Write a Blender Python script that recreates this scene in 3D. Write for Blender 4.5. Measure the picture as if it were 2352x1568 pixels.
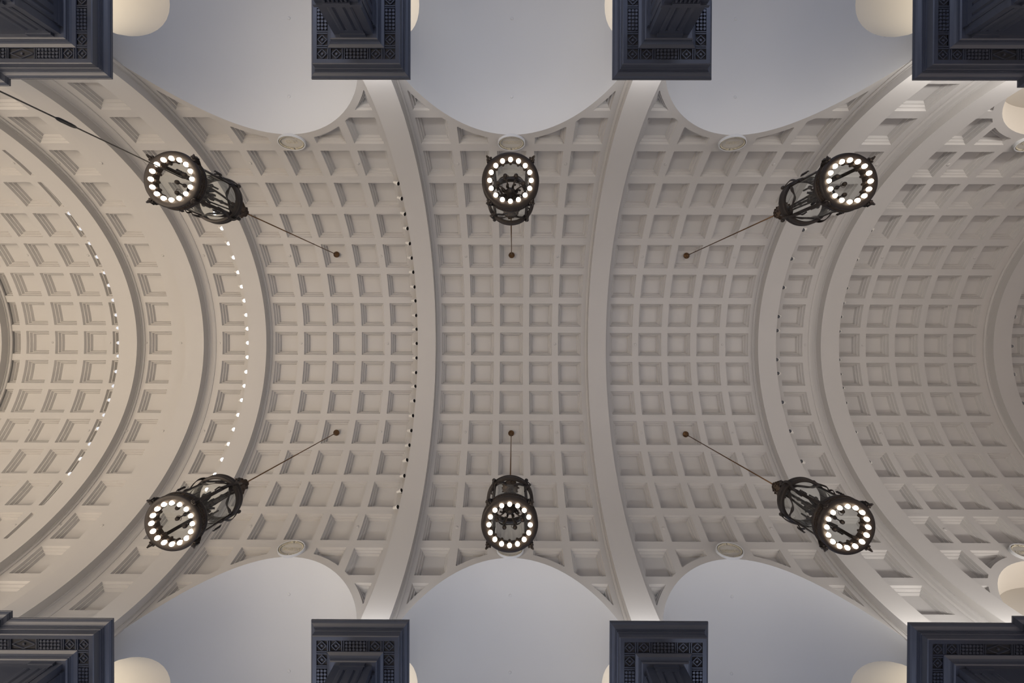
import bpy, math, random
from mathutils import Vector, Matrix
from mathutils.geometry import delaunay_2d_cdt
from math import sin, cos, pi, sqrt, acos, asin, atan2, radians

random.seed(7)
sc = bpy.context.scene
for o in list(bpy.data.objects): bpy.data.objects.remove(o)
COL = sc.collection

# ------------------------------------------------------------------ camera
CAMX, CAMY = 0.0, -0.39922
def _rot(rx, ry, rz):
    return Matrix.Rotation(rx, 3, 'X') @ Matrix.Rotation(ry, 3, 'Y') @ Matrix.Rotation(rz, 3, 'Z')
M = _rot(0.00561, 0.00292, 0.00324)
right, down, fwd = M[0], M[1], M[2]
camd = bpy.data.cameras.new('camera'); cam = bpy.data.objects.new('camera', camd); COL.objects.link(cam)
cam.matrix_world = Matrix(((right[0], -down[0], -fwd[0], CAMX), (right[1], -down[1], -fwd[1], CAMY),
                           (right[2], -down[2], -fwd[2], 0.0), (0, 0, 0, 1)))
camd.sensor_width = 36; camd.lens = 36 * 945.03 / 2352
camd.shift_x = 0.72 / 2352; camd.shift_y = -9.32 / 2352
camd.clip_start = .05; camd.clip_end = 200
sc.camera = cam

# ------------------------------------------------------------------ light
w = bpy.data.worlds.new('world'); sc.world = w; w.use_nodes = True
bg = w.node_tree.nodes['Background']; bg.inputs[0].default_value = (0.93, 0.95, 1.0, 1); bg.inputs[1].default_value = 0.07
sc.view_settings.view_transform = 'Standard'; sc.view_settings.look = 'None'
sc.view_settings.exposure = 0.0; sc.view_settings.gamma = 1.0; sc.view_settings.use_curve_mapping = False

def area(name, loc, target, sx, sy, power, color, spread=180):
    l = bpy.data.lights.new(name, 'AREA'); l.shape = 'RECTANGLE'; l.size = sx; l.size_y = sy
    l.energy = power; l.color = color; l.spread = radians(spread)
    o = bpy.data.objects.new(name, l); COL.objects.link(o); o.location = loc
    o.rotation_euler = (Vector(target) - Vector(loc)).to_track_quat('-Z', 'Y').to_euler()
    return o
def spot(name, loc, power, color, ang=150):
    l = bpy.data.lights.new(name, 'SPOT'); l.energy = power; l.color = color; l.spot_size = radians(ang); l.spot_blend = .6; l.shadow_soft_size = 0
    o = bpy.data.objects.new(name, l); COL.objects.link(o); o.location = loc; return o
PIERX = (-3.815, 3.69)
# power of every group of lights as linear RGB watts
LIGHTS = {
    'down_26': (18000, 15800, 13300), 'down_20': (5200, 4500, 3700), 'down_14': (300, 270, 240), 'down_7': (100, 90, 80), 'down_0': (250, 230, 210),
    'down_r7': (100, 90, 85), 'down_r14': (900, 800, 760), 'down_r22': (3700, 3200, 3100),
    'up_mid': (50, 49, 49), 'up_left': (14, 13, 12), 'up_right': (64, 61, 58), 'passage': (40, 36, 29),
    'window': (60, 68, 96), 'passage_far': (22, 19, 15), 'world': (.10, .13, .18), 'bulb': (10, 8, 5.8)}
def pw(g):
    c = LIGHTS[g]; m = max(max(c), 1e-6); return m, tuple(x / m for x in c)
bg.inputs[0].default_value = (*LIGHTS['world'], 1); bg.inputs[1].default_value = 1.0
# added unseen fill spots: they light the pale floor, whose bounce lights the vault
for x, g in ((-26, 'down_26'), (-20, 'down_20'), (-14.5, 'down_14'), (-7.6, 'down_7'), (-.06, 'down_0'), (7.45, 'down_r7'), (14.5, 'down_r14'), (22, 'down_r22')):
    for sy in (-1, 1): spot('bounce_fill_spot', (x + 1.9, sy * 2.2, 8.6), *pw(g))
for sy in (-1, 1):
    # uplights standing on the cornices
    for px, g in ((-3.815, 'up_mid'), (3.69, 'up_mid'), (-11.3, 'up_left'), (-13.9, 'up_left'), (-16.6, 'up_left'), (11.2, 'up_right'), (13.8, 'up_right'), (16.5, 'up_right')):
        area('cornice_uplight', (px, sy * 7.10, 10.42), (px, sy * 6.2, 15), 2.2, .3, *pw(g))
    area('cornice_uplight', (17.62, sy * 7.3, 9.2), (17.62, sy * 7.6, 13), 2.5, .4, *pw('passage_far'))
    # lamps in the small passages and daylight from the side windows
    for px, g in ((-3.815, 'passage'), (3.69, 'passage'), (-12.6, 'passage'), (12.5, 'passage')):
        area('passage_light', (px, sy * 10.3, 10.42), (px, sy * 10.3, 13), 1.0, 1.0, *pw(g))
    for px in (-7.575, -.064, 7.442):
        area('side_window_daylight', (px, sy * 13.5, 5.0), (px, sy * 9.0, 10.5), 5, 4, *pw('window'), 140)

# ------------------------------------------------------------------ materials
def mat(name, col, rough=.8, metal=0, noise=0, nscale=3, emit=None, estr=0, bump=0, bscale=40, trans=0, ior=1.45, spec=None):
    m = bpy.data.materials.new(name); m.use_nodes = True
    nt = m.node_tree; b = nt.nodes['Principled BSDF']
    b.inputs['Base Color'].default_value = (*col, 1); b.inputs['Roughness'].default_value = rough
    b.inputs['Metallic'].default_value = metal
    if spec is not None: b.inputs['Specular IOR Level'].default_value = spec
    if trans: b.inputs['Transmission Weight'].default_value = trans; b.inputs['IOR'].default_value = ior
    if emit: b.inputs['Emission Color'].default_value = (*emit, 1); b.inputs['Emission Strength'].default_value = estr
    if noise or bump:
        tc = nt.nodes.new('ShaderNodeTexCoord')
    if noise:
        n = nt.nodes.new('ShaderNodeTexNoise'); n.inputs['Scale'].default_value = nscale; n.inputs['Detail'].default_value = 4
        nt.links.new(tc.outputs['Object'], n.inputs['Vector'])
        r = nt.nodes.new('ShaderNodeMapRange'); r.inputs[3].default_value = 1 - noise; r.inputs[4].default_value = 1 + noise
        nt.links.new(n.outputs['Fac'], r.inputs[0])
        mx = nt.nodes.new('ShaderNodeVectorMath'); mx.operation = 'SCALE'; mx.inputs[0].default_value = col
        nt.links.new(r.outputs[0], mx.inputs['Scale']); nt.links.new(mx.outputs[0], b.inputs['Base Color'])
    if bump:
        n2 = nt.nodes.new('ShaderNodeTexNoise'); n2.inputs['Scale'].default_value = bscale
        nt.links.new(tc.outputs['Object'], n2.inputs['Vector'])
        bp = nt.nodes.new('ShaderNodeBump'); bp.inputs['Strength'].default_value = bump; bp.inputs['Distance'].default_value = .01
        nt.links.new(n2.outputs['Fac'], bp.inputs['Height']); nt.links.new(bp.outputs[0], b.inputs['Normal'])
    return m
PLASTER = mat('warm_white_plaster', (.43, .415, .40), .92, noise=.03, nscale=.6, spec=.1)
SMOOTH = mat('smooth_white_plaster', (.50, .507, .515), .92, noise=.02, nscale=.5, spec=.1)
BEIGE = mat('warm_lit_plaster', (.55, .51, .45), .92, noise=.02, nscale=.5, spec=.1)  # warm light on passages and far lunettes is put into this colour
NAVY = mat('dark_blue_grey_paint', (.046, .054, .080), .38, noise=.12, nscale=1.5, bump=.1, bscale=60, spec=.5)
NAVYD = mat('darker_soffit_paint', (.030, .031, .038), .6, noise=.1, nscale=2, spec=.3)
IRON = mat('dark_bronze', (.034, .027, .024), .5, metal=.3, noise=.3, nscale=8, bump=.25, bscale=50)
LEAF = mat('bronze_leaf', (.07, .046, .030), .55, metal=.4, noise=.3, nscale=10, bump=.2, bscale=40)
BRASS = mat('aged_brass', (.16, .09, .045), .4, metal=.9, noise=.15, nscale=10)
GLASS = bpy.data.materials.new('clear_glass'); GLASS.use_nodes = True
_nt = GLASS.node_tree; _nt.nodes.remove(_nt.nodes['Principled BSDF'])
_t = _nt.nodes.new('ShaderNodeBsdfTransparent'); _t.inputs[0].default_value = (.90, .93, .92, 1)
_g = _nt.nodes.new('ShaderNodeBsdfGlossy'); _g.inputs['Roughness'].default_value = .05
_l = _nt.nodes.new('ShaderNodeLayerWeight'); _l.inputs['Blend'].default_value = .15
_f = _nt.nodes.new('ShaderNodeMath'); _f.operation = 'MULTIPLY_ADD'; _f.inputs[1].default_value = .35; _f.inputs[2].default_value = .03
_nt.links.new(_l.outputs['Facing'], _f.inputs[0])
_m = _nt.nodes.new('ShaderNodeMixShader')
_nt.links.new(_f.outputs[0], _m.inputs[0]); _nt.links.new(_t.outputs[0], _m.inputs[1]); _nt.links.new(_g.outputs[0], _m.inputs[2])
_nt.links.new(_m.outputs[0], _nt.nodes['Material Output'].inputs['Surface'])
BULB = mat('lit_bulb', (1, .9, .8), .4, emit=pw('bulb')[1], estr=pw('bulb')[0])
LEDON = mat('lit_spot_lens', (1, 1, 1), .4, emit=(.95, .97, 1), estr=4)
LENSK = mat('black_lens', (.006, .006, .007), .25)
LENSG = mat('grey_lens', (.12, .125, .14), .2, noise=.3, nscale=30)
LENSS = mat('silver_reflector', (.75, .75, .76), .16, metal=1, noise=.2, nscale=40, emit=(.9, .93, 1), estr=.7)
SPOTW = mat('white_metal_housing', (.62, .60, .56), .45, noise=.05, nscale=10)
ADAPT = mat('brown_adapter', (.055, .042, .035), .5, noise=.1, nscale=10)
GILT = mat('cream_plaster_relief', (.50, .46, .36), .55, noise=.12, nscale=14, spec=.4)
TABLET = mat('medallion_field', (.42, .40, .365), .8, noise=.06, nscale=8)
CABLE = mat('black_steel_cable', (.012, .012, .013), .5, noise=.1, nscale=10)

# ------------------------------------------------------------------ helpers
def tag(o, label=None, cat=None, group=None, kind=None):
    if label: o['label'] = label
    if cat: o['category'] = cat
    if group: o['group'] = group
    if kind: o['kind'] = kind
    return o
def link(name, me, parent=None):
    o = bpy.data.objects.new(name, me); COL.objects.link(o)
    if parent is not None: o.parent = parent
    return o
def empty(name, loc=(0, 0, 0), rz=0):
    o = bpy.data.objects.new(name, None); COL.objects.link(o); o.location = loc; o.rotation_euler = (0, 0, rz)
    o.empty_display_size = .2
    return o
def kids(o): return [c for c in KIDS.get(o.name, [])]
KIDS = {}
def child(name, me, parent):
    o = link(name, me, parent); KIDS.setdefault(parent.name, []).append(o); return o
def copy_tree(o, parent=None):
    c = o.copy(); COL.objects.link(c)
    if parent is not None: c.parent = parent; KIDS.setdefault(parent.name, []).append(c)
    for ch in list(KIDS.get(o.name, [])): copy_tree(ch, c)
    return c

class MB:
    def __init__(s): s.v = []; s.f = []; s.s = []
    def add(s, vs, fs, smooth=False, mtx=None):
        n = len(s.v)
        for p in vs:
            p = Vector(p)
            if mtx is not None: p = mtx @ p
            s.v.append(p)
        for f in fs: s.f.append(tuple(n + i for i in f)); s.s.append(smooth)
        return s
    def box(s, x0, x1, y0, y1, z0, z1, mtx=None):
        return s.add([(x0, y0, z0), (x1, y0, z0), (x1, y1, z0), (x0, y1, z0), (x0, y0, z1), (x1, y0, z1), (x1, y1, z1), (x0, y1, z1)],
                     [(0, 3, 2, 1), (4, 5, 6, 7), (0, 1, 5, 4), (1, 2, 6, 5), (2, 3, 7, 6), (3, 0, 4, 7)], mtx=mtx)
    def lathe(s, prof, n=32, mtx=None, smooth=True, a0=0, a1=2 * pi):
        full = abs(a1 - a0 - 2 * pi) < 1e-6
        m = n if full else n + 1
        vs = [(r * cos(a0 + (a1 - a0) * i / n), r * sin(a0 + (a1 - a0) * i / n), z) for r, z in prof for i in range(m)]
        fs = []
        for j in range(len(prof) - 1):
            for i in range(n):
                k = (i + 1) % m if full else i + 1
                fs.append((j * m + i, j * m + k, (j + 1) * m + k, (j + 1) * m + i))
        return s.add(vs, fs, smooth, mtx)
    def tube(s, pts, r, n=8, mtx=None, closed=False, smooth=True):
        pts = [Vector(p) for p in pts]; N = len(pts); rr = r if isinstance(r, (list, tuple)) else [r] * N
        vs = []; up = None
        for i, p in enumerate(pts):
            a = pts[(i - 1) % N] if closed or i > 0 else p; b = pts[(i + 1) % N] if closed or i < N - 1 else p
            t = (b - a).normalized()
            if up is None: up = t.orthogonal().normalized()
            up = (up - t * up.dot(t)).normalized(); q = t.cross(up)
            for k in range(n):
                an = 2 * pi * k / n; vs.append(p + (up * cos(an) + q * sin(an)) * rr[i])
        fs = []
        for i in range(N if closed else N - 1):
            j = (i + 1) % N
            for k in range(n): fs.append((i * n + k, i * n + (k + 1) % n, j * n + (k + 1) % n, j * n + k))
        if not closed: fs += [tuple(range(n))[::-1], tuple((N - 1) * n + k for k in range(n))]
        return s.add(vs, fs, smooth, mtx)
    def strip(s, pts, wdir, wd, th, mtx=None):
        # a flat band following pts; wdir(i) gives the width direction
        pts = [Vector(p) for p in pts]; vs = []; N = len(pts)
        for i, p in enumerate(pts):
            a = pts[max(i - 1, 0)]; b = pts[min(i + 1, N - 1)]; t = (b - a).normalized()
            wv = Vector(wdir(i)); wv = (wv - t * wv.dot(t)).normalized(); nn = t.cross(wv)
            ww = wd(i) if callable(wd) else wd
            for sa, sb in ((-1, -1), (1, -1), (1, 1), (-1, 1)): vs.append(p + wv * sa * ww / 2 + nn * sb * th / 2)
        fs = []
        for i in range(N - 1):
            for k in range(4): fs.append((i * 4 + k, i * 4 + (k + 1) % 4, i * 4 + 4 + (k + 1) % 4, i * 4 + 4 + k))
        fs += [(0, 3, 2, 1), tuple((N - 1) * 4 + k for k in range(4))]
        return s.add(vs, fs, False, mtx)
    def sphere(s, c, r, n=12, m=8, sz=1, mtx=None):
        pr = [(r * sin(pi * j / m) + 1e-5, -r * sz * cos(pi * j / m)) for j in range(m + 1)]
        T = Matrix.Translation(Vector(c))
        return s.lathe(pr, n, mtx=(mtx @ T if mtx is not None else T))
    def mesh(s, name, mt):
        me = bpy.data.meshes.new(name); me.from_pydata([tuple(v) for v in s.v], [], s.f)
        me.polygons.foreach_set('use_smooth', s.s); me.materials.append(mt); me.update()
        return me
    def build(s, name, mt, parent=None):
        me = s.mesh(name, mt)
        return child(name, me, parent) if parent is not None else link(name, me)

# ------------------------------------------------------------------ geometry of the hall
R = 7.86225; ZS = 10.62281; P = 1.3; DK = pi / 19 * 1.00188; A = 1.02405
LW, LZ = 3.34, 10.56          # lunette barrel
PR, PY = 1.85, 10.3           # small passage barrel
MARG = .21
T = [0, .033, .0615, .0945, .123, .156]; DEP = [0, .083, .083, .167, .167, .25]
def depth(t):
    if t <= 0: return 0
    for i in range(5):
        if t < T[i + 1]: return DEP[i] + (DEP[i + 1] - DEP[i]) * (t - T[i]) / (T[i + 1] - T[i])
    return DEP[5]
def V(X, s, d=0): return (X, (R + d) * sin(s / R), ZS + (R + d) * cos(s / R))

# lunette outline in the unrolled vault plane (X relative to the bay, s from the crown)
def lun_curve():
    pts = []
    for i in range(0, 81):
        ph = pi * i / 80; x = LW * cos(ph); z = LZ + LW * sin(ph)
        c = max(-1, min(1, (z - ZS) / R)); pts.append((x, R * acos(c)))
    return pts
LC = lun_curve()
def offset_curve(m):
    out = []; n = len(LC)
    for i, (x, s) in enumerate(LC):
        a = LC[max(i - 1, 0)]; b = LC[min(i + 1, n - 1)]; tx, ts = b[0] - a[0], b[1] - a[1]; L = sqrt(tx * tx + ts * ts)
        nx, ns = ts / L, -tx / L      # towards the crown / outwards
        if ns > 0.01 or (abs(ns) <= .01 and nx * x < 0): nx, ns = -nx, -ns
        out.append((x + nx * m, s + ns * m))
    return out
def dist_curve(x, s):
    # signed distance from the lunette outline, positive outside
    best = 1e9; n = len(LC)
    for i in range(n - 1):
        ax, ay = LC[i]; bx, by = LC[i + 1]; dx, dy = bx - ax, by - ay; L = dx * dx + dy * dy
        u = max(0, min(1, ((x - ax) * dx + (s - ay) * dy) / L)); d = (x - ax - u * dx) ** 2 + (s - ay - u * dy) ** 2
        if d < best: best = d
    best = sqrt(best)
    z = ZS + R * cos(s / R)
    inside = (s > LC[40][1]) and (s >= LC[0][1] and abs(x) < LW or (z > LZ and x * x + (z - LZ) ** 2 < LW * LW))
    return -best if inside else best

def cdt(points, edges):
    r = delaunay_2d_cdt([Vector(p) for p in points], edges, [], 0, 1e-5)
    return [tuple(v) for v in r[0]], [tuple(f) for f in r[2]]
def loop(points, edges, pl, closed=True):
    n = len(points); points += pl
    for i in range(len(pl) - (0 if closed else 1)): edges.append((n + i, n + (i + 1) % len(pl)))

def full_coffer(wd=A):
    mb = MB(); nS = 4; rings = []
    for t, d in zip(T, DEP):
        hx = wd / 2 - min(t, wd / 2 - .01); hs = A / 2 - t; ring = []
        for i in range(nS): ring.append((-hx + 2 * hx * i / nS, -hs))
        for i in range(nS): ring.append((hx, -hs + 2 * hs * i / nS))
        for i in range(nS): ring.append((hx - 2 * hx * i / nS, hs))
        for i in range(nS): ring.append((-hx, hs - 2 * hs * i / nS))
        rings.append([V(x, s, d) for x, s in ring])
    n = nS * 4; vs = [p for r_ in rings for p in r_]; fs = []
    for j in range(5):
        for i in range(n): fs.append((j * n + i, j * n + (i + 1) % n, (j + 1) * n + (i + 1) % n, (j + 1) * n + i))
    b = 5 * n
    for i in range(nS):   # panel as bands along s
        l0 = b + (n - i) % n; l1 = b + (n - i - 1) % n; r0 = b + nS + i; r1 = b + nS + i + 1
        fs.append((l0, r0, r1, l1) if i < nS else None)
    vs = [(x, y, z - ZS) for x, y, z in vs]
    mb.add(vs, fs)
    return mb.mesh('coffer', PLASTER)
FULL = full_coffer()
NARROW = full_coffer(.44)

def clipped_coffer(j, k):
    """coffer of column j, row k (k>0) cut by the lunette band; bay-relative, unrolled"""
    x0, s0 = j * P, k * DK * R
    pts, eds = [], []
    for t in T:
        h = A / 2 - t; q = []
        for a, b in (((-h, -h), (h, -h)), ((h, -h), (h, h)), ((h, h), (-h, h)), ((-h, h), (-h, -h))):
            for i in range(3): q.append((x0 + a[0] + (b[0] - a[0]) * i / 3, s0 + a[1] + (b[1] - a[1]) * i / 3))
        loop(pts, eds, q)
        oc = [p for p in offset_curve(MARG + t) if abs(p[0] - x0) < .8 and abs(p[1] - s0) < .8]
        if len(oc) > 1: loop(pts, eds, oc, False)
    for a in range(1, 12):
        for b in range(1, 12): pts.append((x0 - A / 2 + A * a / 12 + .003 * b, s0 - A / 2 + A * b / 12 + .002 * a))
    vs, fs = cdt(pts, eds)
    tv = []
    for x, s in vs:
        tv.append(min(A / 2 - abs(x - x0), A / 2 - abs(s - s0), dist_curve(x, s) - MARG))
    keep = []
    for f in fs:
        cx = sum(vs[i][0] for i in f) / len(f); cs = sum(vs[i][1] for i in f) / len(f)
        if min(A / 2 - abs(cx - x0), A / 2 - abs(cs - s0), dist_curve(cx, cs) - MARG) > 0 and min(tv[i] for i in f) > -.003: keep.append(f)
    area_ = sum(abs((vs[f[1]][0] - vs[f[0]][0]) * (vs[f[2]][1] - vs[f[0]][1]) - (vs[f[2]][0] - vs[f[0]][0]) * (vs[f[1]][1] - vs[f[0]][1])) / 2 for f in keep)
    used = {}; ov = []; of = []
    for f in keep:
        g = []
        for i in f:
            if i not in used: used[i] = len(ov); ov.append((vs[i][0], vs[i][1], depth(tv[i])))
            g.append(used[i])
        of.append(tuple(g))
    return ov, of, area_

CLIP = {}   # (j,k) -> None (full), 'none', or meshes for both sides
def corner_min(j, k):
    x0, s0 = j * P, k * DK * R
    n = 8; return min(dist_curve(x0 + A / 2 * (2 * a / n - 1), s0 + A / 2 * (2 * b / n - 1)) for a in range(n + 1) for b in range(n + 1) if a in (0, n) or b in (0, n)), \
        max(dist_curve(x0 + A / 2 * (2 * a / n - 1), s0 + A / 2 * (2 * b / n - 1)) for a in range(n + 1) for b in range(n + 1))
for j in range(-2, 3):
    for k in range(5, 10):
        mn, mxd = corner_min(j, k)
        if mn >= MARG: continue
        if mxd < MARG + .05: CLIP[j, k] = 'none'; continue
        ov, of, ar = clipped_coffer(j, k)
        if ar < .07 or (j == 0): CLIP[j, k] = 'none'; continue
        ms = []
        for sg in (-1, 1):
            mb = MB(); mb.add([(lambda q: (q[0], q[1], q[2] - ZS))(V(x, sg * s, d)) for x, s, d in ov], of)
            ms.append(mb.mesh('coffer', PLASTER))
        CLIP[j, k] = ms

def vault(label, x0, x1, cols, cen=None):
    """barrel vault piece from X=x0 to x1 with coffer columns; cen = lunette centre or None"""
    root = None; mb = MB()
    occ = {}
    for k in range(0, 10):
        sa = max(0, (k - .5) * DK * R) if k else 0; sb = (k + .5) * DK * R if k < 9 else pi / 2 * R + .29
        if k == 9: sb = (9.5) * DK * R + .02
        pts, eds = [], []
        if k == 0: lo = -.5 * DK * R
        else: lo = sa
        loop(pts, eds, [(x0, lo), (x1, lo), (x1, sb), (x0, sb)])
        for i in range(1, 4): loop(pts, eds, [(x0, lo + (sb - lo) * i / 4), (x1, lo + (sb - lo) * i / 4)], False)
        holes = []
        for ci, (cx, wd, jj) in enumerate(cols):
            st = CLIP.get((jj, k)) if (cen is not None and jj is not None) else None
            if st == 'none': continue
            h = A / 2; holes.append((cx, wd / 2, st))
            loop(pts, eds, [(cx - wd / 2, k * DK * R - h), (cx + wd / 2, k * DK * R - h), (cx + wd / 2, k * DK * R + h), (cx - wd / 2, k * DK * R + h)])
        near = cen is not None and k >= 5
        if near:
            for oc in (LC, offset_curve(MARG)):
                q = [(cen + p[0], p[1]) for p in oc if lo - .15 < p[1] < sb + .15]
                seg = []
                for i, p in enumerate(q):
                    if seg and (abs(p[0] - seg[-1][0]) + abs(p[1] - seg[-1][1])) > .9:
                        if len(seg) > 1: loop(pts, eds, seg, False)
                        seg = []
                    seg.append(p)
                if len(seg) > 1: loop(pts, eds, seg, False)
        vs, fs = cdt(pts, eds)
        keep = []
        for f in fs:
            cx = sum(vs[i][0] for i in f) / len(f); cs = sum(vs[i][1] for i in f) / len(f)
            if cx < x0 or cx > x1 or cs < lo or cs > sb: continue
            dd = dist_curve(cx - cen, cs) if near else 9
            if dd < 0: continue
            bad = False
            for hx, hw, st in holes:
                if abs(cx - hx) < hw and abs(cs - k * DK * R) < A / 2 and (st is None or dd > MARG): bad = True; break
            if not bad: keep.append(f)
        for sg in ((1,) if k == 0 else (1, -1)):
            mb.add([V(x, sg * s) for x, s in vs], keep, True)
    me = mb.mesh('ceiling', PLASTER)
    # drop loose verts
    import bmesh
    bm = bmesh.new(); bm.from_mesh(me)
    bmesh.ops.delete(bm, geom=[v for v in bm.verts if not v.link_faces], context='VERTS'); bm.to_mesh(me); bm.free()
    root = link('ceiling', me); tag(root, label, kind='structure')
    for k in range(-9, 10):
        for cx, wd, jj in cols:
            st = CLIP.get((jj, abs(k))) if (cen is not None and jj is not None) else None
            if st == 'none': continue
            if st is None:
                c = child('coffer', FULL if wd > .9 else NARROW, root)
                c.location = (cx, 0, ZS); c.rotation_euler = (-k * DK, 0, 0)
            else:
                c = child('coffer', st[0 if k < 0 else 1], root); c.location = (cen, 0, ZS)
    return root

def bay_cols(c, js=(-2, -1, 0, 1, 2)): return [(c + j * P, A, j) for j in js]
BAY = {}
BC = {'left': -7.5753, 'centre': -.06401, 'right': 7.44217, 'far': 17.62449}
RIB = [-23.02, -17.02, -11.285, -3.80, 3.70, 11.19, 21.52]
BIG = [-14.00, 13.89]
BAY['centre'] = vault('coffered barrel vault of the centre bay between the two middle arches', -3.80, 3.70, bay_cols(BC['centre']), BC['centre'])
BAY['left'] = vault('coffered barrel vault of the bay left of centre', -11.285, -3.80, bay_cols(BC['left']), BC['left'])
BAY['right'] = vault('coffered barrel vault of the bay right of centre', 3.70, 11.19, bay_cols(BC['right']), BC['right'])
BAY['far'] = vault('coffered barrel vault of the far right bay', 13.89, 21.52, bay_cols(BC['far']), BC['far'])
BAY['edge'] = vault('vault strip cut off by the right edge of the picture', 21.52, 27.2, bay_cols(25.13, (-2, -1, 0, 1)), 25.13)
BAY['s1'] = vault('single row of coffers between the left arch with lit spots and the deep left arch', -14.00, -11.285, [(-12.55376, A, None)])
BAY['s2'] = vault('single row of coffers left of the deep left arch', -17.02, -14.00, [(-15.86111, A, None)])
BAY['s3'] = vault('single row of coffers right of centre before the deep right arch', 11.19, 13.89, [(12.46957, A, None)])
BAY['end'] = vault('coffered barrel vault of the yellowish far left bay', -23.02, -17.02,
                   [(-20.10717 + j * P, A, None) for j in (-1, 0, 1, 2)] + [(-22.40, .44, None)])

# small round caps on the ribs of the vault and on the smooth lunettes
cap = MB(); cap.lathe([(.0, -.018), (.04, -.018), (.052, -.012), (.055, .02)], 12); CAPM = cap.mesh('ceiling_cap', PLASTER); CAPS = cap.mesh('ceiling_cap', SMOOTH)
def cap_at(bay, X, s):
    c = child('ceiling_cap', CAPM, BAY[bay]); c.location = V(X, s, .0); c.rotation_euler = (-s / R, 0, 0)
for b in ('left', 'centre', 'right', 'far'):
    for k in (-6, -3, 0, 3, 6):
        for j in (-1.5, 1.5): cap_at(b, BC[b] + j * P, k * DK * R)
    for y in (8.42, 11.04, -8.42, -11.04):
        c = child('ceiling_cap', CAPS, BAY[b]); c.location = (BC[b], y, LZ + LW)
for b, X in (('s1', -13.2), ('s2', -14.95), ('s2', -16.5), ('s3', 13.1), ('end', -20.75), ('end', -18.15)):
    for k in (-6, -3, 0, 3, 6): cap_at(b, X, k * DK * R)

# ---- smooth lunette vaults and small passages
def phis():
    pa = asin(PR / LW); a = [pa * (1 - (1 - i / 10) ** 2) for i in range(11)]
    b = [pa + (pi / 2 - pa) * i / 14 for i in range(1, 15)]
    h = a + b
    return h + [pi - x for x in h[-2::-1]], pa
def lunette(bay, c, sg, Y1=14.8):
    ph, pa = phis(); mb = MB()
    def yg(p): z = LZ + LW * sin(p) - ZS; return sqrt(max(R * R - z * z, 0))
    def hh(p): q = PR * PR - (LW * sin(p)) ** 2; return sqrt(max(q, 0))
    def grid(ya, yb, n, pl):
        vs = [(c + LW * cos(p), sg * (ya(p) + (yb(p) - ya(p)) * i / n), LZ + LW * sin(p)) for p in pl for i in range(n + 1)]
        fs = [(a * (n + 1) + i, a * (n + 1) + i + 1, (a + 1) * (n + 1) + i + 1, (a + 1) * (n + 1) + i) for a in range(len(pl) - 1) for i in range(n)]
        mb.add(vs, fs, True)
    if Y1 < PY:
        grid(yg, lambda p: Y1, 4, ph)
        t = MB(); n = 48
        t.add([(c + LW * cos(pi * i / n), sg * Y1, LZ + LW * sin(pi * i / n)) for i in range(n + 1)] + [(c - LW, sg * Y1, 4), (c + LW, sg * Y1, 4)], [tuple(range(n + 3))])
        t.build('tympanum', BEIGE, BAY[bay])
        return mb.build('lunette_vault', BEIGE, BAY[bay])
    lo = [p for p in ph if p <= pa + 1e-6]; hi = [p for p in ph if p >= pi - pa - 1e-6]; mid = [p for p in ph if pa - 1e-6 <= p <= pi - pa + 1e-6]
    grid(yg, lambda p: Y1, 10, mid)
    for pl in (lo, hi):
        grid(yg, lambda p: PY - hh(p), 4, pl); grid(lambda p: PY + hh(p), lambda p: Y1, 4, pl)
    return mb.build('lunette_vault', SMOOTH if bay in ('left', 'centre', 'right') else BEIGE, BAY[bay])
for sg in (-1, 1):
    for b in ('left', 'centre', 'right'): lunette(b, BC[b], sg)
    lunette('far', BC['far'], sg, 8.05); lunette('edge', 25.13, sg, 8.05)

def passage(cl, cr, sg, label):
    mb = MB(); n = 24; vs = []
    for i in range(n + 1):
        ps = pi * i / n; z = PR * sin(ps); w_ = sqrt(LW * LW - z * z)
        xa = cl + w_ if cl is not None else None; xb = cr - w_ if cr is not None else None
        if xa is None: xa = xb - 3.3
        if xb is None: xb = xa + 3.3
        for q in range(5): vs.append((xa + (xb - xa) * q / 4, sg * PY + PR * cos(ps), LZ + z))
    fs = [(i * 5 + q, i * 5 + q + 1, i * 5 + 6 + q, i * 5 + 5 + q) for i in range(n) for q in range(4)]
    mb.add(vs, fs, True)
    o = mb.build('ceiling', BEIGE); tag(o, label, kind='structure')
for sg, sd in ((-1, 'upper'), (1, 'lower')):
    passage(BC['left'], BC['centre'], sg, 'warm-lit passage vault behind the %s pier left of centre' % sd)
    passage(BC['centre'], BC['right'], sg, 'warm-lit passage vault behind the %s pier right of centre' % sd)
    passage(None, BC['left'], sg, 'warm-lit passage vault behind the %s left corner pier' % sd)
    passage(BC['right'], None, sg, 'warm-lit passage vault behind the %s right corner pier' % sd)

fl = MB(); fl.box(-45, 45, -20, 20, -1.9, -1.6); FLM = mat('pale_stone_floor', (.56, .53, .49), .6, noise=.06, nscale=.4)
tag(fl.build('floor', FLM), 'pale stone floor of the hall, below the picture', kind='structure')

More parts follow.
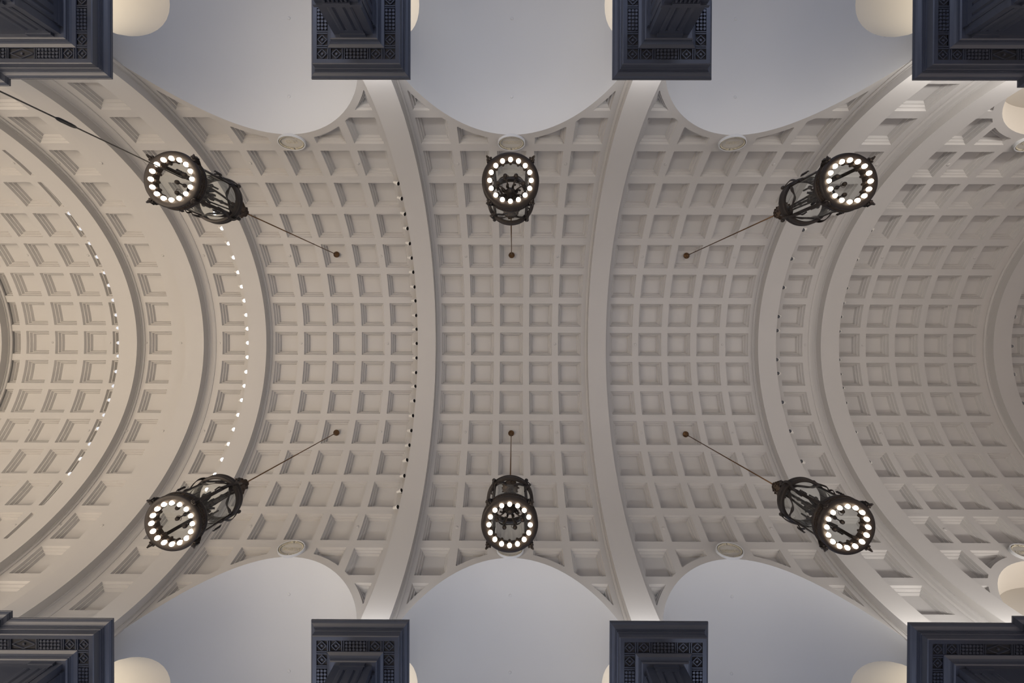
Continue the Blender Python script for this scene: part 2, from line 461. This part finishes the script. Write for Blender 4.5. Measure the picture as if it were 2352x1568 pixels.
# ---- transverse arches
def arch(n, xc, prof, label):
    """prof: list of (half width, radius drop)"""
    mb = MB(); ph = [(-pi / 2 + pi * i / 96) for i in range(97)]
    pr = [(-h, d) for h, d in prof[::-1]] + [(h, d) for h, d in prof]
    # separate smooth surfaces for every facet of the profile
    path = [(th, 0) for th in ph]; path = [(-pi / 2, -.31)] + path + [(pi / 2, -.31)]
    for q in range(len(pr) - 1):
        (xa, da), (xb, db) = pr[q], pr[q + 1]; vs = []
        for th, dz in path:
            for x, d in ((xa, da), (xb, db)): vs.append((xc + x, (R - d) * sin(th), ZS + (R - d) * cos(th) + dz))
        mb.add(vs, [(2 * i, 2 * i + 1, 2 * i + 3, 2 * i + 2) for i in range(len(path) - 1)], True)
    o = mb.build('trim_%d' % n, PLASTER); tag(o, label, kind='structure')
RP = [(.395, .34), (.395, .10), (.42, .10), (.42, .065), (.44, .045), (.475, .03), (.475, -.02)]
BP = [(.40, .42), (.40, .15), (.43, .14), (.445, .10), (.48, .075), (.54, .06), (.60, .055), (.62, .045), (.66, .02), (.67, -.02)]
RL = ['plain arch at the far left edge', 'arch with silver reflector spotlights on its left side', 'arch with lit spotlights on its left side',
      'arch with black spotlights on its left side, left of the centre lanterns', 'arch right of the centre lanterns, without spotlights',
      'arch with spotlights on its right side, near the right lanterns', 'arch nearest the right edge of the picture']
for i, x in enumerate(RIB): arch(i + 1, x, RP, RL[i])
arch(8, BIG[0], BP, 'deep stepped arch on the left between two single coffer rows')
arch(9, BIG[1], BP, 'deep stepped arch on the right beside the far right bay')

# ------------------------------------------------------------------ piers
CT = 10.325
PROF = [(0, 0), (0, -.03), (.012, -.034), (.02, -.055), (.045, -.085), (.085, -.108), (.105, -.125), (.112, -.14), (.13, -.14), (.13, -.165), (.15, -.165), (.15, -.19),
        (.17, -.195), (.17, -.335), (.19, -.35), (.285, -.35), (.285, -.335)]
PROF2 = [(.545, -.335), (.55, -.36), (.575, -.375), (.61, -.395), (.635, -.43), (.645, -.455), (.66, -.455), (.665, -.48), (.69, -.50), (.71, -.50), (.79, -.50)]
def poly_sweep(mb, outline, prof, z0):
    """sweep a profile (inset, dz) round a rectilinear outline (list of (x,y), counter-clockwise), mitred"""
    n = len(outline); vs = []
    for d, dz in prof:
        for i in range(n):
            p0, p1, p2 = Vector(outline[i - 1]), Vector(outline[i]), Vector(outline[(i + 1) % n])
            e0 = (p1 - p0).normalized(); e1 = (p2 - p1).normalized()
            n0 = Vector((-e0.y, e0.x)); n1 = Vector((-e1.y, e1.x))
            q = p1 + (n0 + n1) * d
            vs.append((q.x, q.y, z0 + dz))
    fs = [(j * n + i, j * n + (i + 1) % n, (j + 1) * n + (i + 1) % n, (j + 1) * n + i) for j in range(len(prof) - 1) for i in range(n)]
    mb.add(vs, fs)

def soffit_cells(root, x0, y0, ux, uy, L, kinds, nx, ny):
    """row of soffit ornaments; starts at x0,y0 running along (ux,uy); (nx,ny) points inwards; width .25"""
    z = CT - .335
    for kd, a, b in kinds:
        mb = MB()
        def pt(u, v, dz): return (x0 + ux * u + nx * v, y0 + uy * u + ny * v, z + dz)
        def bar(u0, v0, u1, v1, wd, za=-.012, zb=.02):
            d = Vector((u1 - u0, v1 - v0)).normalized(); q = Vector((-d.y, d.x)) * wd / 2
            c = [(u0 + q.x, v0 + q.y), (u1 + q.x, v1 + q.y), (u1 - q.x, v1 - q.y), (u0 - q.x, v0 - q.y)]
            mb.add([pt(u, v, za) for u, v in c] + [pt(u, v, zb) for u, v in c], [(0, 1, 2, 3), (0, 1, 5, 4), (1, 2, 6, 5), (2, 3, 7, 6), (3, 0, 4, 7)])
        if kd == 'bar':
            m = (a + b) / 2
            for u in (a + .014, b - .014): bar(u, .0, u, .25, .022, -.018)
            mb.build('soffit_bar', NAVY, root)
        elif kd == 'gut':
            nU = max(3, round((b - a) / .083)); st = (b - a) / nU
            for iu in range(nU):
                for iv in range(3):
                    cx, cv = a + st * (iu + .5), .0415 + .083 * iv; ring = []
                    for q in range(10): ring.append((cx + .033 * cos(q * pi / 5), cv + .033 * sin(q * pi / 5)))
                    mb.add([pt(u, v, -.025) for u, v in ring] + [pt(u, v, .03) for u, v in ring],
                           [tuple(range(10))] + [(q, (q + 1) % 10, 10 + (q + 1) % 10, 10 + q) for q in range(10)])
            mb.build('gutta_panel', NAVY, root)
        else:
            m = (a + b) / 2; hu = (b - a) / 2 - .015; hv = .11
            c = [(m - hu, .125), (m, .125 - hv), (m + hu, .125), (m, .125 + hv)]
            for i in range(4): bar(*c[i], *c[(i + 1) % 4], .018)
            ring = [(m + .03 * cos(q * pi / 4), .125 + .03 * sin(q * pi / 4)) for q in range(8)]
            mb.add([pt(u, v, -.012) for u, v in ring] + [pt(u, v, .02) for u, v in ring],
                   [tuple(range(8))] + [(q, (q + 1) % 8, 8 + (q + 1) % 8, 8 + q) for q in range(8)])
            mb.build('diamond_panel', NAVY, root)

def triglyph(root, cx, cy, ux, uy, nx, ny, wd=.56, zt=CT - .575, zb=8.95):
    """triglyph on the frieze; (nx,ny) points outwards"""
    mb = MB(); th = .032
    # plan section: bars and V grooves
    g = wd / 6; us = [-wd / 2, -wd / 2 + g * .35, -wd / 2 + g * .9, -g * 1.55 + g * .0, -g * 1.0, -g * .45]
    half = [(-wd / 2, 0), (-wd / 2, th * .4), (-wd / 2 + .045, th), (-.165, th), (-.12, -.002), (-.075, th)]
    sec = half + [(-u, v) for u, v in half[::-1]]
    def pt(u, v, z): return (cx + ux * u + nx * v, cy + uy * u + ny * v, z)
    n = len(sec); zg = zt - .09
    mb.add([pt(u, v, zb) for u, v in sec] + [pt(u, v, zg) for u, v in sec], [(i, i + 1, n + i + 1, n + i) for i in range(n - 1)])
    c = [(-wd / 2, 0), (wd / 2, 0), (wd / 2, th), (-wd / 2, th)]
    mb.add([pt(u, v, zg) for u, v in c] + [pt(u, v, zt) for u, v in c], [(0, 1, 2, 3), (0, 1, 5, 4), (1, 2, 6, 5), (2, 3, 7, 6), (3, 0, 4, 7)])
    c = [(-wd / 2 - .02, 0), (wd / 2 + .02, 0), (wd / 2 + .02, th + .03), (-wd / 2 - .02, th + .03)]
    mb.add([pt(u, v, zt - .0) for u, v in c] + [pt(u, v, zt + .075) for u, v in c], [(0, 1, 2, 3), (0, 1, 5, 4), (1, 2, 6, 5), (2, 3, 7, 6), (3, 0, 4, 7)])
    t = mb.build('triglyph', NAVY, root)
    rg = MB(); zr = zb - .07
    c = [(-wd / 2 - .02, 0), (wd / 2 + .02, 0), (wd / 2 + .02, th + .04), (-wd / 2 - .02, th + .04)]
    rg.add([pt(u, v, zr - .05) for u, v in c] + [pt(u, v, zr) for u, v in c], [(0, 1, 2, 3), (0, 1, 5, 4), (1, 2, 6, 5), (2, 3, 7, 6), (3, 0, 4, 7)])
    for i in range(6):
        u0 = (i - 2.5) * wd / 6; r0, r1 = .022, .036
        q0 = [(u0 + r0 * cos(a * pi / 4), .032 + r0 * sin(a * pi / 4)) for a in range(8)]; q1 = [(u0 + r1 * cos(a * pi / 4), .032 + r1 * sin(a * pi / 4)) for a in range(8)]
        rg.add([pt(u, v, zr - .05) for u, v in q0] + [pt(u, v, zr - .13) for u, v in q1], [(a, (a + 1) % 8, 8 + (a + 1) % 8, 8 + a) for a in range(8)] + [tuple(range(8, 16))])
    rg.build('regula', NAVY, root)

def ccw(o):
    a = sum(o[i - 1][0] * o[i][1] - o[i][0] * o[i - 1][1] for i in range(len(o)))
    return o if a > 0 else o[::-1]
def inset(o, d):
    n = len(o); out = []
    for i in range(n):
        p0, p1, p2 = Vector(o[i - 1]), Vector(o[i]), Vector(o[(i + 1) % n]); e0 = (p1 - p0).normalized(); e1 = (p2 - p1).normalized()
        q = p1 + (Vector((-e0.y, e0.x)) + Vector((-e1.y, e1.x))) * d; out.append((q.x, q.y))
    return out
def prism(mb, o, z0, z1, cap=True):
    n = len(o); mb.add([(x, y, z0) for x, y in o] + [(x, y, z1) for x, y in o], [(i, (i + 1) % n, n + (i + 1) % n, n + i) for i in range(n)] + ([tuple(range(n))[::-1], tuple(range(n, 2 * n))] if cap else []))

def pier(outline, label, rows, trigs):
    o = ccw(outline); root = empty('pier', (0, 0, 0))
    tag(root, label, 'pier', 'dark blue-grey entablature piers')
    c = MB(); poly_sweep(c, o, PROF, CT); c.add([(x, y, CT) for x, y in o], [tuple(range(len(o)))]); c.build('cornice', NAVY, root)
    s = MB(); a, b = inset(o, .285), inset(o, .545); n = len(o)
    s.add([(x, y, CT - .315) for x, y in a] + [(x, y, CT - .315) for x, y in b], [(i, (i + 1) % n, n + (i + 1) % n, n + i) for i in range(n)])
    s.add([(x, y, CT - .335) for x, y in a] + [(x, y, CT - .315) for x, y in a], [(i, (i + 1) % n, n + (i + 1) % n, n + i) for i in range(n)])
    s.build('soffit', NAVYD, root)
    m = MB(); poly_sweep(m, o, PROF2, CT); m.build('bed_mould', NAVY, root)
    f = MB(); prism(f, inset(o, .77), 8.95, CT - .40); f.build('frieze', NAVY, root)
    t = MB(); prism(t, inset(o, .715), 8.88, 8.95); t.build('taenia', NAVY, root)
    r = MB(); prism(r, inset(o, .765), 8.2, 8.88); prism(r, inset(o, .79), 7.9, 8.2); r.build('architrave', NAVY, root)
    h = MB(); prism(h, inset(o, .70), 7.78, 7.9); prism(h, inset(o, .76), 7.6, 7.78); prism(h, inset(o, .82), -1.2, 7.6); prism(h, inset(o, .72), -1.6, -1.2)
    h.build('shaft', NAVY, root)
    for rw in rows: soffit_cells(root, *rw)
    for tg in trigs: triglyph(root, *tg)
    return root
SQ = [('dia', 0, .25), ('bar', .26, .335), ('dia', .345, .595), ('bar', .605, .68), ('gut', .69, 1.21), ('bar', 1.22, 1.295), ('dia', 1.305, 1.555), ('bar', 1.565, 1.64), ('dia', 1.65, 1.90)]
SQS = [('bar', .26, .335), ('dia', .345, .595), ('bar', .605, .68), ('gut', .69, 1.21), ('bar', 1.22, 1.295), ('dia', 1.305, 1.555), ('bar', 1.565, 1.64)]
H = 1.235; FY = 6.775
for sg, sd in ((-1, 'upper'), (1, 'lower')):
    for px, nm in zip(PIERX, ('left', 'right')):
        ya, yb = sg * FY, sg * (FY + 2 * H)
        o = [(px - H, ya), (px + H, ya), (px + H, yb), (px - H, yb)]
        rows = [(px - H + .285, ya + sg * .29, 1, 0, 1.9, SQ, 0, sg),
                (px - H + .29, ya + sg * .285, 0, sg, 1.9, SQS, 1, 0), (px + H - .29, ya + sg * .285, 0, sg, 1.9, SQS, -1, 0)]
        yc = sg * (FY + H); b = H - .77
        trg = [(px, ya + sg * .77, 1, 0, 0, -sg), (px - b, yc, 0, 1, -1, 0), (px + b, yc, 0, 1, 1, 0)]
        pier(o, 'dark square pier top at the %s edge of the picture, %s of centre' % (sd, nm), rows, trg)
    # corner piers
    for sx, nm, xe, xs in ((-1, 'left', -10.05, -12.62), (1, 'right', 9.93, 12.54)):
        ya, yp, yb = sg * FY, sg * 6.60, sg * (FY + 2 * H); xq = xs + sx * 2.45; xf = xe + sx * 5.2
        o = [(xe, ya), (xs, ya), (xs, yp), (xq, yp), (xq, ya), (xf, ya), (xf, yb), (xe, yb)]
        def kx(ks): return [(k_, a, b_) for k_, a, b_ in ks]
        FR = [('dia', 0, .25), ('bar', .26, .335), ('dia', .345, .595), ('bar', .605, .68), ('gut', .69, 1.21), ('bar', 1.22, 1.295), ('dia', 1.305, 1.90), ('bar', 1.91, 1.985), ('gut', 1.995, 2.27)]
        rows = [(xe + sx * .285, ya + sg * .29, sx, 0, 0, FR, 0, sg), (xe + sx * .29, ya + sg * .285, 0, sg, 0, SQS, sx, 0)]
        trg = [(xe + sx * .77, sg * (FY + H), 0, 1, -sx, 0), (xe + sx * (.77 + .45), ya + sg * .77, 1, 0, 0, -sg)]
        pier(o, 'large dark stepped pier top in the %s %s corner' % (sd, nm), rows, trg)

# ------------------------------------------------------------------ lanterns
def make_lantern():
    root = empty('lantern')
    b = MB()
    b.lathe([(.455, .03), (.47, -.005), (.60, -.012), (.628, .0), (.640, .03), (.636, .05), (.618, .06), (.618, .17), (.634, .18), (.640, .20), (.630, .225), (.56, .235), (.475, .225), (.455, .20), (.455, .03)], 64)
    ring = b.build('base_ring', IRON, root)
    fr = MB()
    for i in range(32):   # fret on the drum of the base ring
        a = 2 * pi * i / 32; m = Matrix.Rotation(a, 4, 'Z')
        fr.box(.615, .626, -.045, .045, .145, .158, m); fr.box(.615, .626, -.045, -.032, .075, .15, m); fr.box(.615, .626, -.02, .045, .075, .088, m); fr.box(.615, .626, .032, .045, .088, .125, m)
    fr.build('fret_band', LEAF, ring)
    bl = MB(); bl.sphere((0, 0, 0), .052, 16, 10, 1.1); BM = bl.mesh('bulb', BULB)
    sk = MB(); sk.lathe([(.0, .05), (.030, .05), (.034, .07), (.034, .17), (.026, .19), (.0, .19)], 12); SM = sk.mesh('bulb_socket', IRON)
    for i in range(16):
        a = 2 * pi * i / 16 + pi / 2
        q = child('bulb_socket', SM, root); q.location = (.448 * cos(a), .448 * sin(a), .02)
        q = child('bulb', BM, root); q.location = (.462 * cos(a), .462 * sin(a), -.005)
    g = MB(); g.lathe([(.505, .22), (.505, 1.36)], 48); g.build('glass_cylinder', GLASS, root)
    t = MB(); t.lathe([(.53, 1.33), (.585, 1.33), (.60, 1.345), (.60, 1.40), (.585, 1.41), (.585, 1.46), (.60, 1.47), (.60, 1.50), (.58, 1.515), (.53, 1.515), (.515, 1.49), (.515, 1.34), (.53, 1.33)], 64)
    t.build('top_ring', IRON, root)
    for i in range(4):
        a = pi / 4 + i * pi / 2; m = Matrix.Rotation(a, 4, 'Z')
        u = MB(); u.box(.53, .56, -.038, .038, .2, 1.36, m); u.build('upright', IRON, root)
        # acanthus bracket on the base ring
        lf = MB()
        for q, (rr, zz, ww) in enumerate(((.635, .0, .13), (.66, .03, .11), (.69, .08, .07))):
            pts = [(rr - .01, 0, .22 - zz), (rr + .035, 0, .13 - zz * .4), (rr + .02, 0, .03 - zz * .4), (rr + .06, 0, -.03 - zz * .2)]
            lf.strip(pts, lambda i_: (0, 1, 0), (lambda i_, ww=ww: ww * (1, 1.1, .8, .45)[i_]), .016, m)
        for dy in (-.05, 0, .05): lf.sphere((.665, dy, -.01 + abs(dy) * .5), .026, 8, 6, 1, m)
        lf.box(.60, .645, -.05, .05, .0, .22, m)
        lf.build('acanthus_bracket', IRON, root)
        # volute strap hung outside from the top ring
        v = MB(); pts = []; n = 22
        for q in range(n):
            f = q / (n - 1); z = 1.62 - .80 * f; r_ = .56 + .10 * sin(pi * min(f * 1.35, 1)) + (.045 * sin((f - .74) / .26 * pi) if f > .74 else 0); tw = .10 * sin(f * pi * 1.6)
            pts.append((r_ * cos(tw), r_ * sin(tw), z))
        v.strip(pts, lambda i_: (0, 1, .25), lambda i_: .085 - .055 * i_ / 21, .02, m)
        v.sphere((.60, 0, 1.60), .05, 10, 8, 1.1, m)
        for q in range(4):
            zz = .86 - .055 * q; v.strip([(.63, .02, zz + .05), (.665, .025, zz), (.64, .03, zz - .05)], lambda i_: (0, 1, 0), lambda i_: (.05, .06, .02)[i_], .012, m)
        v.build('volute_strap', IRON, root)
        # crown arm from the ring up to the finial
        c = MB(); pts = []
        for q in range(14):
            f = q / 13; r_ = .56 * (1 - f) + .05 * f + .05 * sin(pi * f); z = 1.50 + .62 * f ** .8 - .10 * sin(2 * pi * f)
            pts.append((r_ * cos(.14 * sin(pi * f)), r_ * sin(.14 * sin(pi * f)), z))
        c.strip(pts, lambda i_: (0, 1, 0), .05, .022, m); c.build('crown_arm', IRON, root)
        # ribbon swag between the uprights
        s = MB(); pts = []; wd = []
        for q in range(25):
            f = q / 24; an = -pi / 4 + f * pi / 2; z = 1.40 - .34 * (1 - (2 * f - 1) ** 2) ** .8; r_ = .52 + .035 * sin(f * 3 * pi)
            pts.append((r_ * cos(an + pi / 4), r_ * sin(an + pi / 4), z))
        s.strip(pts, lambda i_: (0.25 * sin(i_ * .7), .1, 1), lambda i_: .06 + .02 * sin(i_ * .8), .012, m); s.build('ribbon_swag', IRON, root)
    # centre stem with candelabra
    st = MB(); st.lathe([(0, .62), (.04, .63), (.07, .67), (.05, .72), (.10, .76), (.14, .82), (.12, .88), (.15, .93), (.10, .99), (.055, 1.04), (.032, 1.1), (.03, 1.5), (.05, 1.56), (.03, 1.62), (.03, 2.0), (.06, 2.05), (.03, 2.12)], 20)
    for q in range(10): st.strip([(.10, 0, .96), (.16, 0, 1.02), (.20, 0, 1.08), (.22, 0, 1.05)], lambda i_: (0, 1, 0), lambda i_: (.06, .08, .05, .02)[i_], .012, Matrix.Rotation(q * pi / 5, 4, 'Z'))
    st.build('centre_stem', IRON, root)
    for dx, dy in ((.13, .045), (-.07, .11)):
        rd = MB(); rd.tube([(dx, dy, 1.0), (dx * .7, dy * .7, 1.98)], .02, 8); rd.build('stay_rod', IRON, root)
    for i in range(8):
        m = Matrix.Rotation(i * pi / 4 + pi / 8, 4, 'Z'); ca = MB()
        ca.tube([(.10, 0, .84), (.17, .0, .72), (.25, 0, .66), (.32, 0, .68), (.35, 0, .74)], .018, 8, m)
        ca.lathe([(0, .73), (.04, .74), (.05, .77), (.03, .79), (.022, .80), (.022, .98), (.0, .98)], 12, m @ Matrix.Translation((.35, 0, 0)))
        ca.sphere((.33, 0, .52), .052, 14, 10, 1.1, m)
        ca.tube([(.33, 0, .57), (.33, 0, .67)], .014, 8, m)
        if i % 2: ca.tube([(.33 + .06 * cos(q * .6) - .05, .07 * sin(q * .6), .50) for q in range(9)], .006, 6, m)
        for q in range(2): ca.strip([(.13 + .05 * q, 0, .80 - .04 * q), (.18 + .05 * q, .03 * (q - .5), .86 - .02 * q), (.22 + .04 * q, .05 * (q - .5), .83)], lambda i_: (0, 1, 0), lambda i_: (.05, .06, .02)[i_], .01, m)
        ca.build('candle_arm', IRON, root)
    # finial with leaves
    fi = MB(); fi.lathe([(0, 2.05), (.09, 2.06), (.11, 2.12), (.07, 2.20), (.09, 2.26), (.05, 2.34), (.03, 2.42), (.018, 2.5)], 16); fin = fi.build('finial', IRON, root)
    for lay, (z, rr, n, hgt) in enumerate(((2.10, .19, 7, .16), (2.24, .15, 6, .18), (2.37, .10, 5, .16))):
        for i in range(n):
            m = Matrix.Rotation(2 * pi * (i + lay * .5) / n, 4, 'Z'); lf = MB()
            pts = [(.04, 0, z - .04), (rr * .6, 0, z + .02), (rr, 0, z + hgt * .6), (rr * 1.12, 0, z + hgt * .75), (rr * 1.3, 0, z + hgt * .55)]
            lf.strip(pts, lambda i_: (0, 1, 0), lambda i_: (.05, .10, .12, .07, .02)[i_], .012, m)
            for sgn in (-1, 1): lf.strip([(rr * .7, sgn * .03, z + .05), (rr * 1.0, sgn * .075, z + hgt * .5), (rr * 1.15, sgn * .085, z + hgt * .35)], lambda i_: (0, 1, .3), lambda i_: (.05, .045, .012)[i_], .01, m)
            lf.build('leaf', LEAF, fin)
    rz = 17.70 - 9.15
    ro = MB(); ro.tube([(0, 0, 2.45), (0, 0, rz)], .019, 8); ro.build('suspension_rod', BRASS, root)
    cp = MB(); cp.lathe([(0, rz - .16), (.03, rz - .16), (.045, rz - .12), (.055, rz - .08), (.115, rz - .045), (.13, rz - .01), (.125, rz + .02)], 24); cp.build('canopy', BRASS, root)
    return root
LN = [(-7.60, -3.84, 'upper left'), (-.065, -3.83, 'upper centre'), (7.44, -3.83, 'upper right'), (-7.60, 3.83, 'lower left'), (-.06, 3.825, 'lower centre'), (7.45, 3.84, 'lower right')]
first = None
for i, (x, y, nm) in enumerate(LN):
    if first is None: first = make_lantern(); o = first
    else: o = copy_tree(first)
    o.location = (x, y, 9.15)
    tag(o, 'bronze and glass lantern with a ring of sixteen lit bulbs, %s of the six' % nm, 'lantern', 'six hanging lanterns')

# cable hanging from the upper left lantern down to the floor
cb = empty('hanging_cable', (-7.60, -3.98, -1.6)); tag(cb, 'thin black cable running from the upper left lantern to the left edge of the picture', 'cable')
c = MB(); c.tube([(0, 0, 0), (0, 0, 11.05)], .013, 8); c.build('wire', CABLE, cb)
c = MB(); c.lathe([(.012, 8.42), (.03, 8.46), (.034, 8.50), (.034, 8.66), (.028, 8.72), (.012, 8.76)], 10); c.build('turnbuckle', CABLE, cb)

# ------------------------------------------------------------------ medallions
def text_mesh(s, w_, h_):
    cu = bpy.data.curves.new('t', 'FONT'); cu.body = s; cu.size = 1; cu.extrude = .06; cu.align_x = 'CENTER'; cu.align_y = 'CENTER'
    o = bpy.data.objects.new('t', cu); COL.objects.link(o)
    dg = bpy.context.evaluated_depsgraph_get(); me = bpy.data.meshes.new_from_object(o.evaluated_get(dg))
    xs = [v.co.x for v in me.vertices]; ys = [v.co.y for v in me.vertices]
    cx, cy = (max(xs) + min(xs)) / 2, (max(ys) + min(ys)) / 2; sx = w_ / (max(xs) - min(xs)); sy = h_ / (max(ys) - min(ys))
    for v in me.vertices: v.co = ((v.co.x - cx) * sx, (v.co.y - cy) * sy, v.co.z * .12)
    bpy.data.objects.remove(o); me.materials.append(GILT); return me
def make_medallion():
    root = empty('medallion'); ax, ay = .465, .30
    def el(rx, ry, z, n=48): return [(rx * cos(2 * pi * i / n), ry * sin(2 * pi * i / n), z) for i in range(n)]
    def rings(mb, rs, sm=True):
        n = 48; vs = [p for r_ in rs for p in el(*r_)]
        mb.add(vs, [(j * n + i, j * n + (i + 1) % n, (j + 1) * n + (i + 1) % n, (j + 1) * n + i) for j in range(len(rs) - 1) for i in range(n)], sm)
    m = MB(); rings(m, [(ax, ay, -.02), (ax, ay, .105)], True); rings(m, [(ax, ay, .105), (ax - .02, ay - .02, .115), (ax - .035, ay - .035, .105)])
    m.build('rim', SMOOTH, root)
    m = MB(); m.add(el(.44, .275, .045), [tuple(range(48))]); rings(m, [(ax - .035, ay - .035, .105), (ax - .035, ay - .035, .045)]); m.build('tablet', TABLET, root)
    m = MB()
    for sd in (1, -1):       # leafy wreath
        for q in range(26):
            a = pi / 2 + sd * (.22 + q * .112); cx, cy = .395 * cos(a), .235 * sin(a)
            T_ = Matrix.Translation((cx, cy, .07)) @ Matrix.Rotation(a, 4, 'Z'); m.sphere((0, 0, 0), .024, 6, 4, 1.2, T_)
        m.tube([(.40 * cos(pi / 2 + sd * (.15 + q * .14)), .24 * sin(pi / 2 + sd * (.15 + q * .14)), .062) for q in range(21)], .015, 6)
    m.build('wreath', GILT, root)
    for sd in (1, -1):       # two volutes at the top
        m = MB(); pts = [(sd * .065 + (.052 - .0028 * q) * cos(q * .6) * sd, .235 + (.052 - .0028 * q) * sin(q * .6), .08 + .001 * q) for q in range(16)]
        m.tube(pts, .014, 6); m.sphere((sd * .065, .235, .085), .018, 8, 6); m.build('scroll', GILT, root)
    return root
MD = [('left', -1, 'FIDES', .38, -7.6), ('centre', -1, 'CONCORDIA', .60, -.07), ('right', -1, 'CARITAS', .46, 7.48),
      ('left', 1, 'PRUDENTIA', .60, -7.61), ('centre', 1, 'IUSTITIA', .50, -.07), ('right', 1, 'TEMPERANTIA', .62, 7.47),
      ('far', -1, 'SAPIENTIA', .60, 17.60), ('far', 1, 'CLEMENTIA', .60, 17.58)]
fm = None
SHOW = {('left', -1): 'beside the upper left lunette', ('centre', -1): 'just above the upper centre lantern', ('right', -1): 'beside the upper right lunette',
        ('left', 1): 'beside the lower left lunette', ('centre', 1): 'mostly hidden behind the lower centre lantern', ('right', 1): 'beside the lower right lunette',
        ('far', -1): 'cut by the right edge, upper half', ('far', 1): 'cut by the right edge, lower half'}
for b, sg, tx, wd, X in MD:
    if fm is None: fm = make_medallion(); o = fm; fm_kids = list(KIDS[fm.name])
    else:
        o = fm.copy(); COL.objects.link(o)
        for ch in fm_kids:
            q = ch.copy(); COL.objects.link(q); q.parent = o
    t = link('lettering', text_mesh(tx, wd, .115), o); t.location = (0, -.01, .048)
    th = sg * asin(7.03 / R)
    # local axes: z = inward normal, y = up towards the crown, x = reading direction
    nz = Vector((0, -sin(th), -cos(th))); yv = Vector((0, -sg * abs(cos(th)), abs(sin(th)))); xv = yv.cross(nz)
    base = Vector((X, R * sin(th), ZS + R * cos(th)))
    o.matrix_world = Matrix(((xv.x, yv.x, nz.x, base.x), (xv.y, yv.y, nz.y, base.y), (xv.z, yv.z, nz.z, base.z), (0, 0, 0, 1)))
    tag(o, 'oval plaster medallion with a wreath, %s' % SHOW[b, sg], 'medallion', 'virtue medallions')

# ------------------------------------------------------------------ spotlights on the arches
def make_spot(lens):
    """origin at the rail; head points along -X and down"""
    root = empty('spotlight')
    a = MB(); a.box(-.085, .0, -.035, .035, -.04, .04); a.build('adapter', ADAPT, root)
    m = Matrix.Translation((-.13, 0, -.03)) @ Matrix.Rotation(radians(-58), 4, 'Y')   # local -Z becomes the beam
    b = MB(); b.lathe([(0, .10), (.05, .10), (.058, .08), (.058, -.02), (.078, -.05), (.082, -.12), (.076, -.12), (.074, -.108)], 18, m); b.build('housing', SPOTW, root)
    l = MB(); l.lathe([(0, -.110), (.074, -.110)], 18, m); l.build('lens', lens, root)
    return root
def rail(xr, side, n0, n1, label):
    """lighting rail along the arch flank"""
    mb = MB(); rr = R - .19; pts = []
    th = [(n0 + (n1 - n0) * i / 60) * DK / 2 for i in range(61)]
    for q in range(4): pass
    vs = []
    for t_ in th:
        for dx, dr in ((0, -.02), (-side * .03, -.02), (-side * .03, .02), (0, .02)):
            vs.append((xr - dx if False else xr + (-dx), (rr + dr) * sin(t_), ZS + (rr + dr) * cos(t_)))
    fs = [(i * 4 + k, i * 4 + (k + 1) % 4, i * 4 + 4 + (k + 1) % 4, i * 4 + 4 + k) for i in range(60) for k in range(4)]
    mb.add(vs, fs); o = mb.build('lighting_rail', SPOTW); tag(o, label, 'rail')
SP = [(-3.80, -1, list(range(-11, 12)), 'K', 'small white spotlight with black lens on the arch left of the centre lanterns', 'spotlights with black lenses left of the centre lanterns'),
      (-11.285, -1, list(range(-11, 12)), 'L', 'small lit spotlight with a bright white lens on the arch between the left lanterns', 'lit spotlights on the arch between the left lanterns'),
      (-17.02, -1, list(range(-9, 10)), 'S', 'small spotlight with silver reflector on the arch near the left edge', 'silver spotlights near the left edge'),
      (11.19, 1, [-8, -6, -4, -2, -1, 1, 2, 4, 6, 8], 'G', 'small white spotlight with grey lens on the arch between the right lanterns', 'spotlights on the arch between the right lanterns'),
      (13.89, 1, [-8, -6, -4, -3, -2, -1, 1, 2, 3, 4, 6, 8], 'G', 'small spotlight on the right flank of the deep right arch', 'spotlights on the deep right arch'),
      (21.52, 1, [-2, 0, 2, 4], 'G', 'small dark spotlight at the right edge on the last arch', 'spotlights at the right edge')]
LENS = {'K': LENSK, 'L': LEDON, 'S': LENSS, 'G': LENSG}
protos = {}
for xr, side, ns, kd, lab, grp in SP:
    hw = .60 if abs(xr - 13.89) < .01 else .42
    xo = xr + side * (.395 if hw < .5 else .40)
    rail(xo, side, min(ns) - .6, max(ns) + .6, 'thin curved rail carrying the ' + grp)
    for n in ns:
        if kd not in protos: protos[kd] = make_spot(LENS[kd]); o = protos[kd]
        else: o = copy_tree(protos[kd])
        th = n * DK / 2; rr = R - .19
        base = Vector((xo + side * .03, rr * sin(th), ZS + rr * cos(th)))
        Rm = Matrix.Rotation(-th, 4, 'X')
        yaw = random.uniform(-.22, .22) if kd != 'S' else random.uniform(-.5, .5)
        mtx = Matrix.Translation(base) @ Rm
        if side > 0: mtx = mtx @ Matrix.Rotation(pi, 4, 'Z')
        mtx = mtx @ Matrix.Rotation(yaw, 4, 'X')
        o.matrix_world = mtx
        tag(o, lab, 'spotlight', grp)
